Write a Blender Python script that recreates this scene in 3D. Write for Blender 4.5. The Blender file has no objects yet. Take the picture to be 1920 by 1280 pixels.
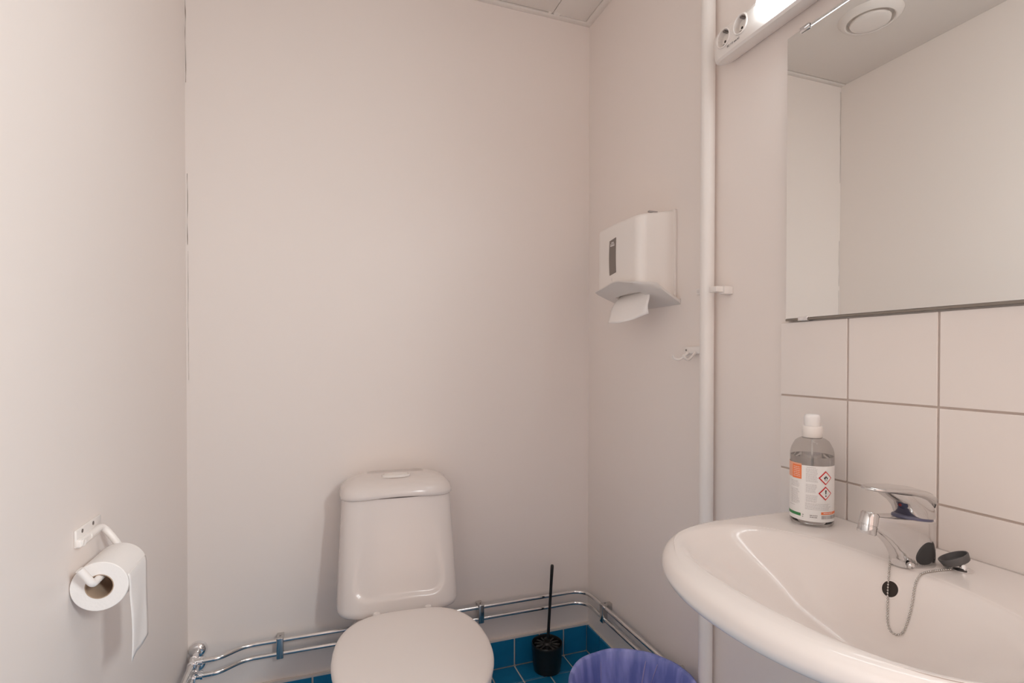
import bpy, bmesh, math, random
from mathutils import Vector, Matrix, noise
random.seed(7)
S = bpy.context.scene
COL = S.collection
PI = math.pi

# ------------------------------------------------------------------ camera, world, exposure
cam = bpy.data.objects.new('camera', bpy.data.cameras.new('camera'))
COL.objects.link(cam)
R_ = Vector((0.94129, -0.33759, 0.00109)); U_ = Vector((0.00251, 0.01023, 0.99994)); F_ = Vector((0.33759, 0.94124, -0.01048))
cam.matrix_world = Matrix(((R_.x, U_.x, -F_.x, 0), (R_.y, U_.y, -F_.y, 0), (R_.z, U_.z, -F_.z, 1.1718), (0, 0, 0, 1)))
cam.data.sensor_width = 36.0
cam.data.lens = 987.06 / 1920 * 36.0
cam.data.shift_y = (680.23 - 640) / 1920
cam.data.clip_start = 0.02
S.camera = cam

LAMP = 18.5            # strength of the opal lamp over the mirror
LAMP_COL = (0.885, 0.97, 1.0, 1)
AMBIENT = 1.35             # even world light added as ambient, entering by the doorway behind the camera
w = bpy.data.worlds.new('ambient_world'); S.world = w
w.use_nodes = True
w.node_tree.nodes['Background'].inputs[0].default_value = (1.0, 0.76, 0.66, 1)
w.node_tree.nodes['Background'].inputs[1].default_value = AMBIENT
# guessed light added outside the doorway, placed to brighten the near left wall
cl = bpy.data.lights.new('added_door_light', 'AREA'); cl.shape = 'RECTANGLE'; cl.size = 0.5; cl.size_y = 0.5
cl.energy = 78.0; cl.color = (0.92, 0.99, 1.0)
clo = bpy.data.objects.new('added_door_light', cl); COL.objects.link(clo)
clo.location = (1.15, -1.00, 1.90)
clo.rotation_euler = (Vector((-0.40, 0.85, 0.95)) - clo.location).to_track_quat('-Z', 'Y').to_euler()
S.cycles.max_bounces = 16; S.cycles.diffuse_bounces = 12; S.cycles.transparent_max_bounces = 16
S.view_settings.view_transform = 'Standard'
S.view_settings.look = 'None'
S.view_settings.exposure = -0.03
S.view_settings.gamma = 1.0
S.view_settings.use_curve_mapping = False

# ------------------------------------------------------------------ room numbers (metres)
XL, XR = -0.40, 1.00
YB, YF = 1.88, -0.60
ZC = 2.4825
T = 0.08

# ------------------------------------------------------------------ materials
def mat(name, col, rough=0.5, metal=0.0, **kw):
    m = bpy.data.materials.new(name); m.use_nodes = True
    b = m.node_tree.nodes['Principled BSDF']
    b.inputs['Base Color'].default_value = (*col, 1)
    b.inputs['Roughness'].default_value = rough
    b.inputs['Metallic'].default_value = metal
    for k, v in kw.items():
        b.inputs[k].default_value = v
    return m

def bump(m, scale, strength, dist=0.002, detail=3.0, stretch=None):
    nt = m.node_tree; b = nt.nodes['Principled BSDF']
    tc = nt.nodes.new('ShaderNodeTexCoord'); nz = nt.nodes.new('ShaderNodeTexNoise'); bp = nt.nodes.new('ShaderNodeBump')
    nz.inputs['Scale'].default_value = scale; nz.inputs['Detail'].default_value = detail
    src = tc.outputs['Object']
    if stretch:
        mp = nt.nodes.new('ShaderNodeMapping'); mp.inputs['Scale'].default_value = stretch
        nt.links.new(src, mp.inputs['Vector']); src = mp.outputs['Vector']
    nt.links.new(src, nz.inputs['Vector'])
    nt.links.new(nz.outputs['Fac'], bp.inputs['Height'])
    bp.inputs['Strength'].default_value = strength; bp.inputs['Distance'].default_value = dist
    nt.links.new(bp.outputs['Normal'], b.inputs['Normal'])
    return nz

def vary(m, c0, c1, scale=3.0, rand=0.0):
    """colour varies slowly over the surface, and from object to object"""
    nt = m.node_tree; b = nt.nodes['Principled BSDF']
    tc = nt.nodes.new('ShaderNodeTexCoord'); nz = nt.nodes.new('ShaderNodeTexNoise'); mx = nt.nodes.new('ShaderNodeMix')
    mx.data_type = 'RGBA'
    nz.inputs['Scale'].default_value = scale
    nt.links.new(tc.outputs['Object'], nz.inputs['Vector'])
    fac = nz.outputs['Fac']
    if rand:
        oi = nt.nodes.new('ShaderNodeObjectInfo'); ma = nt.nodes.new('ShaderNodeMath'); ma.operation = 'MULTIPLY_ADD'
        ma.inputs[1].default_value = rand
        nt.links.new(oi.outputs['Random'], ma.inputs[0]); nt.links.new(nz.outputs['Fac'], ma.inputs[2])
        sb = nt.nodes.new('ShaderNodeMath'); sb.operation = 'SUBTRACT'; sb.use_clamp = True
        sb.inputs[1].default_value = rand / 2
        nt.links.new(ma.outputs[0], sb.inputs[0]); fac = sb.outputs[0]
    mx.inputs[6].default_value = (*c0, 1); mx.inputs[7].default_value = (*c1, 1)
    nt.links.new(fac, mx.inputs[0]); nt.links.new(mx.outputs[2], b.inputs['Base Color'])

M = {}
M['wall'] = mat('wall_paint', (0.828, 0.762, 0.722), 0.42); vary(M['wall'], (0.818, 0.752, 0.712), (0.838, 0.772, 0.732), 1.5); bump(M['wall'], 60, 0.06, 0.002)
M['ceil'] = mat('ceiling_paint', (0.81, 0.77, 0.73), 0.6); bump(M['ceil'], 90, 0.05)
M['gapdark'] = mat('painted_gap_shade', (0.02, 0.016, 0.012), 0.9)  # near-black colour stands in for the shade in the ceiling gaps
M['wtile'] = mat('white_glazed_tile', (0.80, 0.745, 0.71), 0.18); vary(M['wtile'], (0.79, 0.735, 0.70), (0.81, 0.755, 0.72), 6, 0.4); bump(M['wtile'], 14, 0.08, 0.002)
M['grout'] = mat('grey_grout', (0.55, 0.465, 0.42), 0.9); bump(M['grout'], 300, 0.2, 0.001)
M['fgrout'] = mat('floor_grout', (0.72, 0.66, 0.61), 0.9); bump(M['fgrout'], 300, 0.2, 0.001)
M['btile'] = mat('blue_glazed_tile', (0.0, 0.17, 0.36), 0.3); vary(M['btile'], (0.005, 0.165, 0.34), (0.014, 0.215, 0.42), 30, 0.5); bump(M['btile'], 40, 0.1, 0.001)
M['china'] = mat('white_china', (0.82, 0.765, 0.735), 0.13, 0.0)
M['toiletchina'] = mat('toilet_china', (0.755, 0.695, 0.665), 0.19)
M['wplastic'] = mat('white_plastic', (0.82, 0.775, 0.74), 0.28)
M['seatp'] = mat('white_seat_plastic', (0.80, 0.745, 0.715), 0.35)
M['wmetal'] = mat('white_lacquered_metal', (0.84, 0.80, 0.77), 0.3)
M['chrome'] = mat('chrome', (0.86, 0.86, 0.87), 0.07, 1.0); bump(M['chrome'], 25, 0.02, 0.001)
M['tapchrome'] = mat('grey_chrome', (0.66, 0.645, 0.64), 0.13, 1.0)  # darker, slightly rough chrome, toned down against overly bright reflections
M['pipechrome'] = mat('chromed_pipe', (0.74, 0.73, 0.72), 0.14, 1.0); bump(M['pipechrome'], 25, 0.03, 0.001)
M['zinc'] = mat('dull_plated_clamp', (0.56, 0.55, 0.54), 0.12, 1.0)
M['steel'] = mat('bead_chain_steel', (0.55, 0.53, 0.5), 0.25, 1.0)
M['black'] = mat('black_plastic', (0.012, 0.011, 0.011), 0.32)
M['bristle'] = mat('black_bristle', (0.016, 0.014, 0.013), 0.5)
M['rubber'] = mat('dark_grey_rubber', (0.035, 0.034, 0.035), 0.6)
M['hole'] = mat('painted_hole_shade', (0.03, 0.022, 0.018), 0.8)  # dark colour stands in for the shade inside holes and slots
M['greyplug'] = mat('grey_plug_rubber', (0.10, 0.095, 0.095), 0.55); bump(M['greyplug'], 200, 0.1, 0.0005)
M['paper'] = mat('tissue_paper', (0.84, 0.81, 0.79), 0.95); bump(M['paper'], 260, 0.35, 0.001)
M['card'] = mat('brown_cardboard', (0.45, 0.33, 0.24), 0.9)
M['greywin'] = mat('grey_smoked_plastic', (0.20, 0.165, 0.145), 0.35)
M['lightprint'] = mat('pale_print', (0.72, 0.68, 0.66), 0.6)
M['midprint'] = mat('mid_grey_print', (0.33, 0.30, 0.29), 0.7)
M['ink'] = mat('dark_ink', (0.02, 0.02, 0.022), 0.6)
M['textink'] = mat('grey_text_ink', (0.55, 0.53, 0.53), 0.7)
M['label'] = mat('white_label', (0.84, 0.83, 0.82), 0.4)
M['orange'] = mat('orange_print', (0.86, 0.22, 0.075), 0.5)
M['paleorange'] = mat('pale_orange_print', (0.85, 0.42, 0.28), 0.5)
M['red'] = mat('red_print', (0.66, 0.02, 0.025), 0.5)
M['green'] = mat('green_print', (0.035, 0.22, 0.07), 0.5)
M['mirror'] = mat('mirror_silver', (0.90, 0.905, 0.885), 0.0, 1.0)
M['mirroredge'] = mat('mirror_edge_glass', (0.22, 0.19, 0.16), 0.3)
M['crack'] = mat('dirty_paint_crack', (0.12, 0.08, 0.05), 0.9)
M['screw'] = mat('screw_steel', (0.30, 0.28, 0.27), 0.35, 1.0)
M['bluegrey'] = mat('joint_ring_reflection', (0.10, 0.10, 0.17), 0.3)  # blue-grey colour stands in for a reflection around the tap joint

def emit(name, col, s):
    m = bpy.data.materials.new(name); m.use_nodes = True
    nt = m.node_tree; nt.nodes.clear()
    e = nt.nodes.new('ShaderNodeEmission'); o = nt.nodes.new('ShaderNodeOutputMaterial')
    e.inputs[0].default_value = col; e.inputs[1].default_value = s
    nt.links.new(e.outputs[0], o.inputs[0]); return m
M['opal'] = emit('lit_opal_diffuser', LAMP_COL, LAMP)

def shell(name, tint, gloss=0.08, rough=0.05):
    """thin clear plastic wall: tinted see-through with a glossy skin"""
    m = bpy.data.materials.new(name); m.use_nodes = True
    nt = m.node_tree; nt.nodes.clear()
    o = nt.nodes.new('ShaderNodeOutputMaterial'); t = nt.nodes.new('ShaderNodeBsdfTransparent'); g = nt.nodes.new('ShaderNodeBsdfGlossy')
    f = nt.nodes.new('ShaderNodeLayerWeight'); x = nt.nodes.new('ShaderNodeMixShader')
    pw = nt.nodes.new('ShaderNodeMath'); pw.operation = 'POWER'; pw.inputs[1].default_value = 4.0
    ma = nt.nodes.new('ShaderNodeMath'); ma.operation = 'MULTIPLY_ADD'; ma.inputs[1].default_value = 0.55; ma.inputs[2].default_value = 0.035
    t.inputs[0].default_value = (*tint, 1); g.inputs['Roughness'].default_value = rough
    nt.links.new(f.outputs['Facing'], pw.inputs[0]); nt.links.new(pw.outputs[0], ma.inputs[0])
    nt.links.new(ma.outputs[0], x.inputs[0]); nt.links.new(t.outputs[0], x.inputs[1]); nt.links.new(g.outputs[0], x.inputs[2])
    nt.links.new(x.outputs[0], o.inputs[0]); return m
M['clear'] = shell('clear_bottle_plastic', (0.86, 0.85, 0.84))
M['clearcap'] = mat('frosted_pump_cap', (0.90, 0.88, 0.87), 0.22, 0.0, **{'Transmission Weight': 0.08, 'IOR': 1.2})
M['liquid'] = mat('clear_hand_gel', (0.80, 0.79, 0.79), 0.0, 0.0, **{'Transmission Weight': 1.0, 'IOR': 1.33})

# translucent lilac bin bag: streaky film
m = mat('lilac_bag_film', (0.17, 0.19, 0.50), 0.42); M['bag'] = m
nt = m.node_tree; b = nt.nodes['Principled BSDF']
tc = nt.nodes.new('ShaderNodeTexCoord'); mp = nt.nodes.new('ShaderNodeMapping'); nz = nt.nodes.new('ShaderNodeTexNoise')
cr = nt.nodes.new('ShaderNodeValToRGB')
mp.inputs['Scale'].default_value = (22, 22, 1.6); nz.inputs['Scale'].default_value = 1.5; nz.inputs['Detail'].default_value = 5
nt.links.new(tc.outputs['Object'], mp.inputs['Vector']); nt.links.new(mp.outputs['Vector'], nz.inputs['Vector'])
cr.color_ramp.elements[0].position = 0.40; cr.color_ramp.elements[0].color = (0.165, 0.205, 0.54, 1)
cr.color_ramp.elements[1].position = 0.66; cr.color_ramp.elements[1].color = (0.36, 0.39, 0.80, 1)
nt.links.new(nz.outputs['Fac'], cr.inputs[0]); nt.links.new(cr.outputs[0], b.inputs['Base Color'])
bp = nt.nodes.new('ShaderNodeBump'); bp.inputs['Strength'].default_value = 0.5; bp.inputs['Distance'].default_value = 0.003
nt.links.new(nz.outputs['Fac'], bp.inputs['Height']); nt.links.new(bp.outputs['Normal'], b.inputs['Normal'])
b.inputs['Transmission Weight'].default_value = 0.0
M['bagedge'] = mat('pale_bag_fold', (0.50, 0.44, 0.66), 0.4)

# ------------------------------------------------------------------ mesh helpers
def link(name, me, material=None, parent=None, smooth=True, loc=None):
    o = bpy.data.objects.new(name, me); COL.objects.link(o)
    if material is not None:
        me.materials.clear(); me.materials.append(material)
    if smooth:
        for p in me.polygons: p.use_smooth = True
    if parent is not None: o.parent = parent
    if loc is not None: o.location = loc
    return o

def from_bm(name, bm, material, parent=None, smooth=True, loc=None, sharp=None):
    bmesh.ops.recalc_face_normals(bm, faces=bm.faces[:])
    me = bpy.data.meshes.new(name); bm.to_mesh(me); bm.free()
    o = link(name, me, material, parent, smooth, loc)
    if sharp is not None: me.set_sharp_from_angle(angle=math.radians(sharp))
    return o

def add_box(bm, lo, hi, bev=0.0, segs=2, rot=None, piv=None):
    lo, hi = Vector(lo), Vector(hi); c = (lo + hi) / 2; s = hi - lo
    tmp = bmesh.new()
    bmesh.ops.create_cube(tmp, size=1.0)
    for v in tmp.verts: v.co = Vector((v.co.x * s.x, v.co.y * s.y, v.co.z * s.z)) + c
    if bev > 0: bmesh.ops.bevel(tmp, geom=tmp.edges[:], offset=bev, segments=segs, affect='EDGES', profile=0.5)
    if rot is not None:
        bmesh.ops.rotate(tmp, verts=tmp.verts[:], cent=piv or c, matrix=rot)
    me = bpy.data.meshes.new('t'); tmp.to_mesh(me); tmp.free(); bm.from_mesh(me); bpy.data.meshes.remove(me)

def box(name, lo, hi, material, parent=None, bev=0.0, segs=2, smooth=True, rot=None):
    bm = bmesh.new(); add_box(bm, lo, hi, bev, segs, rot)
    return from_bm(name, bm, material, parent, smooth, sharp=40)

def add_loft(bm, rings, cap0=True, cap1=True, closed=True):
    vr = [[bm.verts.new(p) for p in r] for r in rings]
    n = len(rings[0])
    for a, b_ in zip(vr[:-1], vr[1:]):
        for i in range(n if closed else n - 1):
            j = (i + 1) % n
            bm.faces.new((a[i], a[j], b_[j], b_[i]))
    if cap0: bm.faces.new(vr[0][::-1])
    if cap1: bm.faces.new(vr[-1])
    return vr

def basis(axis):
    a = Vector(axis).normalized()
    h = Vector((0, 0, 1)) if abs(a.z) < 0.9 else Vector((1, 0, 0))
    x = h.cross(a).normalized(); y = a.cross(x)
    return x, y, a

def add_lathe(bm, prof, c=(0, 0, 0), axis=(0, 0, 1), seg=32, cap0=True, cap1=True):
    x, y, a = basis(axis); c = Vector(c)
    rings = [[c + a * h + (x * math.cos(2 * PI * i / seg) + y * math.sin(2 * PI * i / seg)) * max(r, 1e-5) for i in range(seg)] for r, h in prof]
    add_loft(bm, rings, cap0, cap1)

def lathe(name, prof, c, axis, material, parent=None, seg=32, sharp=40, cap0=True, cap1=True):
    bm = bmesh.new(); add_lathe(bm, prof, c, axis, seg, cap0, cap1)
    return from_bm(name, bm, material, parent, sharp=sharp)

def fillet(pts, r, n=8):
    """round the corners of a polyline"""
    pts = [Vector(p) for p in pts]; out = [pts[0]]
    for i in range(1, len(pts) - 1):
        p, a, b_ = pts[i], pts[i - 1], pts[i + 1]
        u, v = (a - p), (b_ - p)
        d = min(r, u.length * 0.48, v.length * 0.48)
        s, e = p + u.normalized() * d, p + v.normalized() * d
        for k in range(n + 1):
            t = k / n
            out.append(s * (1 - t) ** 2 + p * 2 * t * (1 - t) + e * t * t)
    out.append(pts[-1]); return out

def catmull(pts, n=8):
    pts = [Vector(p) for p in pts]; P = [pts[0] * 2 - pts[1]] + pts + [pts[-1] * 2 - pts[-2]]; out = []
    for i in range(1, len(P) - 2):
        p0, p1, p2, p3 = P[i - 1:i + 3]
        for k in range(n):
            t = k / n
            out.append(0.5 * ((2 * p1) + (p2 - p0) * t + (2 * p0 - 5 * p1 + 4 * p2 - p3) * t * t + (3 * p1 - p0 - 3 * p2 + p3) * t ** 3))
    out.append(pts[-1]); return out

def add_tube(bm, pts, r, seg=12, cap=True):
    pts = [Vector(p) for p in pts]
    rad = r if isinstance(r, (list, tuple)) else [r] * len(pts)
    tang = [(pts[min(i + 1, len(pts) - 1)] - pts[max(i - 1, 0)]).normalized() for i in range(len(pts))]
    x, y, _ = basis(tang[0]); rings = []
    for i, p in enumerate(pts):
        x = (x - tang[i] * x.dot(tang[i])).normalized(); y = tang[i].cross(x)
        rings.append([p + (x * math.cos(2 * PI * k / seg) + y * math.sin(2 * PI * k / seg)) * rad[i] for k in range(seg)])
    add_loft(bm, rings, cap, cap)

def tube(name, pts, r, material, parent=None, seg=12, sharp=50):
    bm = bmesh.new(); add_tube(bm, pts, r, seg)
    return from_bm(name, bm, material, parent, sharp=sharp)

def sell(cx, cy, ax, ay, n, z, N, ph=0.0, axp=None):
    """super-ellipse ring in the XY plane (axp: other half-axis on +x)"""
    out = []
    for i in range(N):
        t = 2 * PI * i / N + ph; c, s = math.cos(t), math.sin(t)
        a = (axp if (axp is not None and c > 0) else ax)
        out.append(Vector((cx + a * math.copysign(abs(c) ** (2 / n), c), cy + ay * math.copysign(abs(s) ** (2 / n), s), z)))
    return out

def thing(name, label, cat, loc=(0, 0, 0), rz=0.0, group=None):
    o = bpy.data.objects.new(name, None); COL.objects.link(o)
    o.empty_display_size = 0.05
    o.location = loc; o.rotation_euler = (0, 0, rz)
    o['label'] = label; o['category'] = cat
    if group: o['group'] = group
    return o

def tag(o, label, cat, group=None):
    o['label'] = label; o['category'] = cat
    if group: o['group'] = group
    return o

def struct(o):
    o['kind'] = 'structure'; return o

def text_mesh(s, size):
    cu = bpy.data.curves.new('txt', 'FONT'); cu.body = s; cu.size = size; cu.extrude = 0.00015; cu.align_x = 'CENTER'; cu.align_y = 'CENTER'
    o = bpy.data.objects.new('txt', cu); COL.objects.link(o)
    dg = bpy.context.evaluated_depsgraph_get(); dg.update()
    me = bpy.data.meshes.new_from_object(o.evaluated_get(dg))
    bpy.data.objects.remove(o); bpy.data.curves.remove(cu)
    return me

# ================================================================== the room shell
struct(box('floor', (XL - T, YF - T, -0.05), (XR + T, YB + T, -0.004), M['fgrout']))
floor = bpy.data.objects['floor']
wall_back = struct(box('wall_back', (XL - T, YB, -0.05), (XR + T, YB + T, ZC + 0.1), M['wall']))
wall_left = struct(box('wall_left', (XL - T, YF - T, -0.05), (XL, YB, ZC + 0.1), M['wall']))
wall_right = struct(box('wall_right', (XR, YF - T, -0.05), (XR + T, YB, ZC + 0.1), M['wall']))
# wall behind the camera, with an open doorway for the added light
bm = bmesh.new()
add_box(bm, (XL, YF - T, -0.05), (0.02, YF, ZC + 0.1)); add_box(bm, (0.90, YF - T, -0.05), (XR, YF, ZC + 0.1)); add_box(bm, (0.02, YF - T, 2.06), (0.90, YF, ZC + 0.1))
struct(from_bm('wall_front', bm, M['wall'], smooth=False))
bm = bmesh.new()
add_box(bm, (-0.02, YF - 0.01, 0), (0.035, YF + 0.015, 2.10), 0.003); add_box(bm, (0.885, YF - 0.01, 0), (0.94, YF + 0.015, 2.10), 0.003); add_box(bm, (0.035, YF - 0.01, 2.045), (0.885, YF + 0.015, 2.10), 0.003)
struct(from_bm('door_1', bm, M['wplastic'], sharp=40))
ceiling = struct(box('ceiling', (XL - T, YF - T, ZC + 0.03), (XR + T, YB + T, ZC + 0.1), M['gapdark']))
# two ceiling panels, and the strip that carries their edges
box('ceiling_panel', (XL + 0.001, YF, ZC + 0.003), (0.8275, 1.8510, ZC + 0.02), M['ceil'], ceiling, 0.001)
box('ceiling_panel', (0.8305, YF, ZC + 0.003), (0.9705, 1.8550, ZC + 0.02), M['ceil'], ceiling, 0.001)
struct(box('trim_1', (XL, 1.8575, ZC), (XR, YB, ZC + 0.025), M['ceil'], None, 0.001))
struct(box('trim_2', (0.9725, YF, ZC), (XR, 1.8575, ZC + 0.025), M['ceil'], None, 0.001))
bm = bmesh.new()      # joint filler between the two panels by the back strip
add_box(bm, (0.810, 1.846, ZC + 0.001), (0.822, 1.8585, ZC + 0.02)); add_box(bm, (0.833, 1.846, ZC + 0.001), (0.858, 1.8585, ZC + 0.02))
struct(from_bm('trim_3', bm, M['ceil'], smooth=False))

# --- cracks in the paint at the left back corner
def crack(pts_z, xo, parent, wdt):
    bm = bmesh.new(); prev = None
    z0, z1 = pts_z; n = 60
    for i in range(n + 1):
        z = z0 + (z1 - z0) * i / n
        d = noise.noise(Vector((z * 14, 1.3, xo * 50))) * 0.0022
        ww = wdt * max(0.12, 0.5 + 0.9 * noise.noise(Vector((z * 23, 4.2, 0))))
        x = xo + d
        r = [bm.verts.new((x - ww, YB - 0.0004, z)), bm.verts.new((x, YB - 0.0009, z)), bm.verts.new((x + ww, YB - 0.0004, z))]
        if prev:
            bm.faces.new((prev[0], prev[1], r[1], r[0])); bm.faces.new((prev[1], prev[2], r[2], r[1]))
        prev = r
    return from_bm('paint_crack', bm, M['crack'], parent)
crack((2.02, 2.46), XL + 0.0022, wall_back, 0.0009)
crack((1.52, 1.74), XL + 0.005, wall_back, 0.0008)
crack((1.10, 1.50), XL + 0.006, wall_back, 0.0004)

# --- blue floor tiles, one object each; the rest of the floor joined
P_ = 0.1027; GAP = 0.0062
def tile_mesh(name, sx, sy, th, bev, material):
    bm = bmesh.new(); add_box(bm, (-sx / 2, -sy / 2, 0), (sx / 2, sy / 2, th), bev, 1)
    bmesh.ops.recalc_face_normals(bm, faces=bm.faces[:])
    me = bpy.data.meshes.new(name); bm.to_mesh(me); bm.free(); me.materials.append(material); return me
tm = tile_mesh('blue_tile', P_ - GAP, P_ - GAP, 0.006, 0.0012, M['btile'])
XJ = 0.9905; YJ = 1.8715
rest = bmesh.new()
for i in range(14):
    for j in range(24):
        x = XJ - P_ * (i + 0.5); y = YJ - P_ * (j + 0.5)
        if x - P_ / 2 < XL - 0.06 or y - P_ / 2 < YF: continue
        if j < 18:
            o = bpy.data.objects.new('tile', tm); COL.objects.link(o); o.parent = floor
            o.location = (x, y, -0.006 + random.uniform(0, 0.0005))
        else:
            add_box(rest, (x - P_ / 2 + GAP / 2, y - P_ / 2 + GAP / 2, -0.006), (x + P_ / 2 - GAP / 2, y + P_ / 2 - GAP / 2, 0))
o = from_bm('floor_tiles', rest, M['btile'], floor, smooth=False); o['kind'] = 'stuff'

# --- blue skirting of the same tiles, with its mortar bed
sk = tile_mesh('skirting_tile', P_ - GAP, 0.101, 0.007, 0.0012, M['btile'])
bb = struct(box('baseboard_back', (XL, 1.8745, -0.004), (XR, YB, 0.1075), M['fgrout'], None, 0.001))
br = struct(box('baseboard_right', (0.9945, YF, -0.004), (XR, YB - 0.0055, 0.1075), M['fgrout'], None, 0.001))
bl = struct(box('baseboard_left', (XL, YF, -0.004), (XL + 0.0055, YB - 0.0055, 0.1075), M['fgrout'], None, 0.001))
for i in range(14):
    x = XJ - P_ * (i + 0.5)
    if x - P_ / 2 < XL - 0.05: continue
    o = bpy.data.objects.new('tile', sk); COL.objects.link(o); o.parent = bb
    o.rotation_euler = (PI / 2, 0, 0); o.location = (x, 1.8755, 0.0535)
for j in range(24):
    y = YJ - P_ * (j + 0.5)
    if y - P_ / 2 < YF: continue
    o = bpy.data.objects.new('tile', sk); COL.objects.link(o); o.parent = br
    o.rotation_euler = (PI / 2, 0, -PI / 2); o.location = (0.9955, y, 0.0535)
    o = bpy.data.objects.new('tile', sk); COL.objects.link(o); o.parent = bl
    o.rotation_euler = (PI / 2, 0, PI / 2); o.location = (XL + 0.0045, y, 0.0535)
bm = bmesh.new()      # uneven bead of grout on top of the skirting
for i in range(120):
    x0 = XL + 1.4 * i / 120; hgt = 0.0045 + 0.003 * noise.noise(Vector((x0 * 9, 0, 0)))
    add_box(bm, (x0, 1.869, 0.104), (x0 + 1.4 / 120, YB, 0.1075 + hgt))
bead = from_bm('grout_bead', bm, M['fgrout'], bb, smooth=False)

# --- white wall tiles behind the basin, one object each
WT = 0.1660; WG = 0.0038
wt = tile_mesh('white_tile', WT - WG, WT - WG, 0.0065, 0.0008, M['wtile'])
TY0 = 0.9340; TZ0 = 1.2530
box('grout_bed', (0.9955, TY0 - 7 * WT, TZ0 - 4 * WT), (XR + 0.001, TY0 - 0.001, TZ0 - 0.002), M['grout'], wall_right)
for c in range(7):
    for r in range(4):
        o = bpy.data.objects.new('tile', wt); COL.objects.link(o); o.parent = wall_right
        o.rotation_euler = (PI / 2, 0, -PI / 2)
        o.location = (0.9985 - random.uniform(0, 0.0004), TY0 - (c + 0.5) * WT, TZ0 - (r + 0.5) * WT)

# ================================================================== mirror over the basin
mir = thing('wall_mirror', 'large frameless rectangular mirror hung above the white wall tiles', 'mirror', (0.99, 0.57, 1.2545))
MY0, MY1, MZ0, MZ1 = 0.226, 0.9137, 1.2545, 1.889
b0 = Vector((0.99, 0.57, 1.2545))
def rel(v, o=b0): return tuple(Vector(v) - o)
box('mirror_backing', rel((0.9862, MY0, MZ0)), rel((0.9998, MY1, MZ1)), M['mirroredge'], mir, 0.0005, 1)
box('mirror_glass', rel((0.985, MY0 + 0.001, MZ0 + 0.0045)), rel((0.9866, MY1 - 0.001, MZ1 - 0.001)), M['mirror'], mir, 0.0004, 1)
box('bottom_edge', rel((0.9848, MY0, MZ0 - 0.0005)), rel((0.9866, MY1, MZ0 + 0.0042)), M['mirroredge'], mir, 0.0004, 1)
for (y, z, up) in ((0.866, MZ1, 1), (0.30, MZ1, 1), (0.866, MZ0, -1), (0.30, MZ0, -1)):
    bm = bmesh.new(); s = 0.010
    add_box(bm, rel((0.9815, y - 0.012, z - (s if up > 0 else 0.002))), rel((0.9845, y + 0.012, z + (0.002 if up > 0 else s * 0.7))), 0.0012)
    add_box(bm, rel((0.9815, y - 0.012, z + (0 if up > 0 else -0.002))), rel((0.9995, y + 0.012, z + (0.002 if up > 0 else 0))), 0.0006)
    from_bm('mirror_clip', bm, M['chrome'], mir, sharp=40)['label'] = 'small chrome clip'

# ================================================================== lamp over the mirror with two sockets
LY0, LY1 = 0.10, 1.102
lo_ = Vector((0.93, 0.6, 1.96))
lamp = thing('mirror_lamp', 'white wall lamp with lit opal cover and two power sockets above the mirror', 'lamp', lo_)
# cross-section in X-Z (front leans towards the room), extruded along Y
sec = [(0.999, 1.936), (0.985, 1.928), (0.958, 1.919), (0.9395, 1.9155), (0.9335, 1.9195), (0.9305, 1.930), (0.9275, 1.962), (0.9285, 1.974), (0.9335, 1.9835), (0.955, 1.992), (0.999, 1.994)]
cz = 1.955
def sec_at(y, k, back=True):
    return [Vector((0.999 + (x - 0.999) * (k if True else 1), y, cz + (z - cz) * (0.5 + 0.5 * k))) - lo_ for x, z in sec]
bm = bmesh.new()
rings = []
for y, k in ((LY0, 0.72), (LY0 + 0.006, 0.90), (LY0 + 0.014, 0.975), (LY0 + 0.024, 1.0), (LY1 - 0.040, 1.0), (LY1 - 0.026, 0.985), (LY1 - 0.014, 0.94), (LY1 - 0.005, 0.83), (LY1, 0.66)):
    rings.append(sec_at(y, k))
add_loft(bm, rings)
body = from_bm('lamp_body', bm, M['wplastic'], lamp, sharp=38)
bmesh_mod = body.modifiers.new('edges', 'BEVEL'); bmesh_mod.width = 0.0012; bmesh_mod.segments = 2; bmesh_mod.limit_method = 'ANGLE'; bmesh_mod.angle_limit = math.radians(30)
# opal diffuser: a bulging cover with a curved end
bm = bmesh.new(); rings = []
for (y, za, zb, bu) in [(0.1600, 1.945, 1.955, 0.1), (0.165, 1.935, 1.970, 0.6), (0.175, 1.926, 1.980, 0.9), (0.19, 1.921, 1.985, 1)] + \
        [(0.19 + (0.900 - 0.19) * i / 8, 1.921, 1.985, 1) for i in range(1, 8)] + \
        [(0.905, 1.921, 1.985, 1), (0.916, 1.9215, 1.985, 0.97), (0.926, 1.930, 1.985, 0.87), (0.934, 1.940, 1.9845, 0.68), (0.940, 1.951, 1.983, 0.45), (0.944, 1.963, 1.980, 0.15)]:
    r = []
    for i in range(17):
        a = i / 16; z = za + (zb - za) * a
        xf = 0.9330 - (z - 1.92) * 0.075
        r.append(Vector((xf - 0.020 * bu * math.sin(PI * a) ** 0.55, y, z)) - lo_)
    for i in range(16, -1, -8):
        a = i / 16; z = za + (zb - za) * a
        r.append(Vector((0.945, y, z)) - lo_)
    rings.append(r)
add_loft(bm, rings)
from_bm('diffuser', bm, M['opal'], lamp, sharp=60)['label'] = 'glowing opal white cover'
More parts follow.
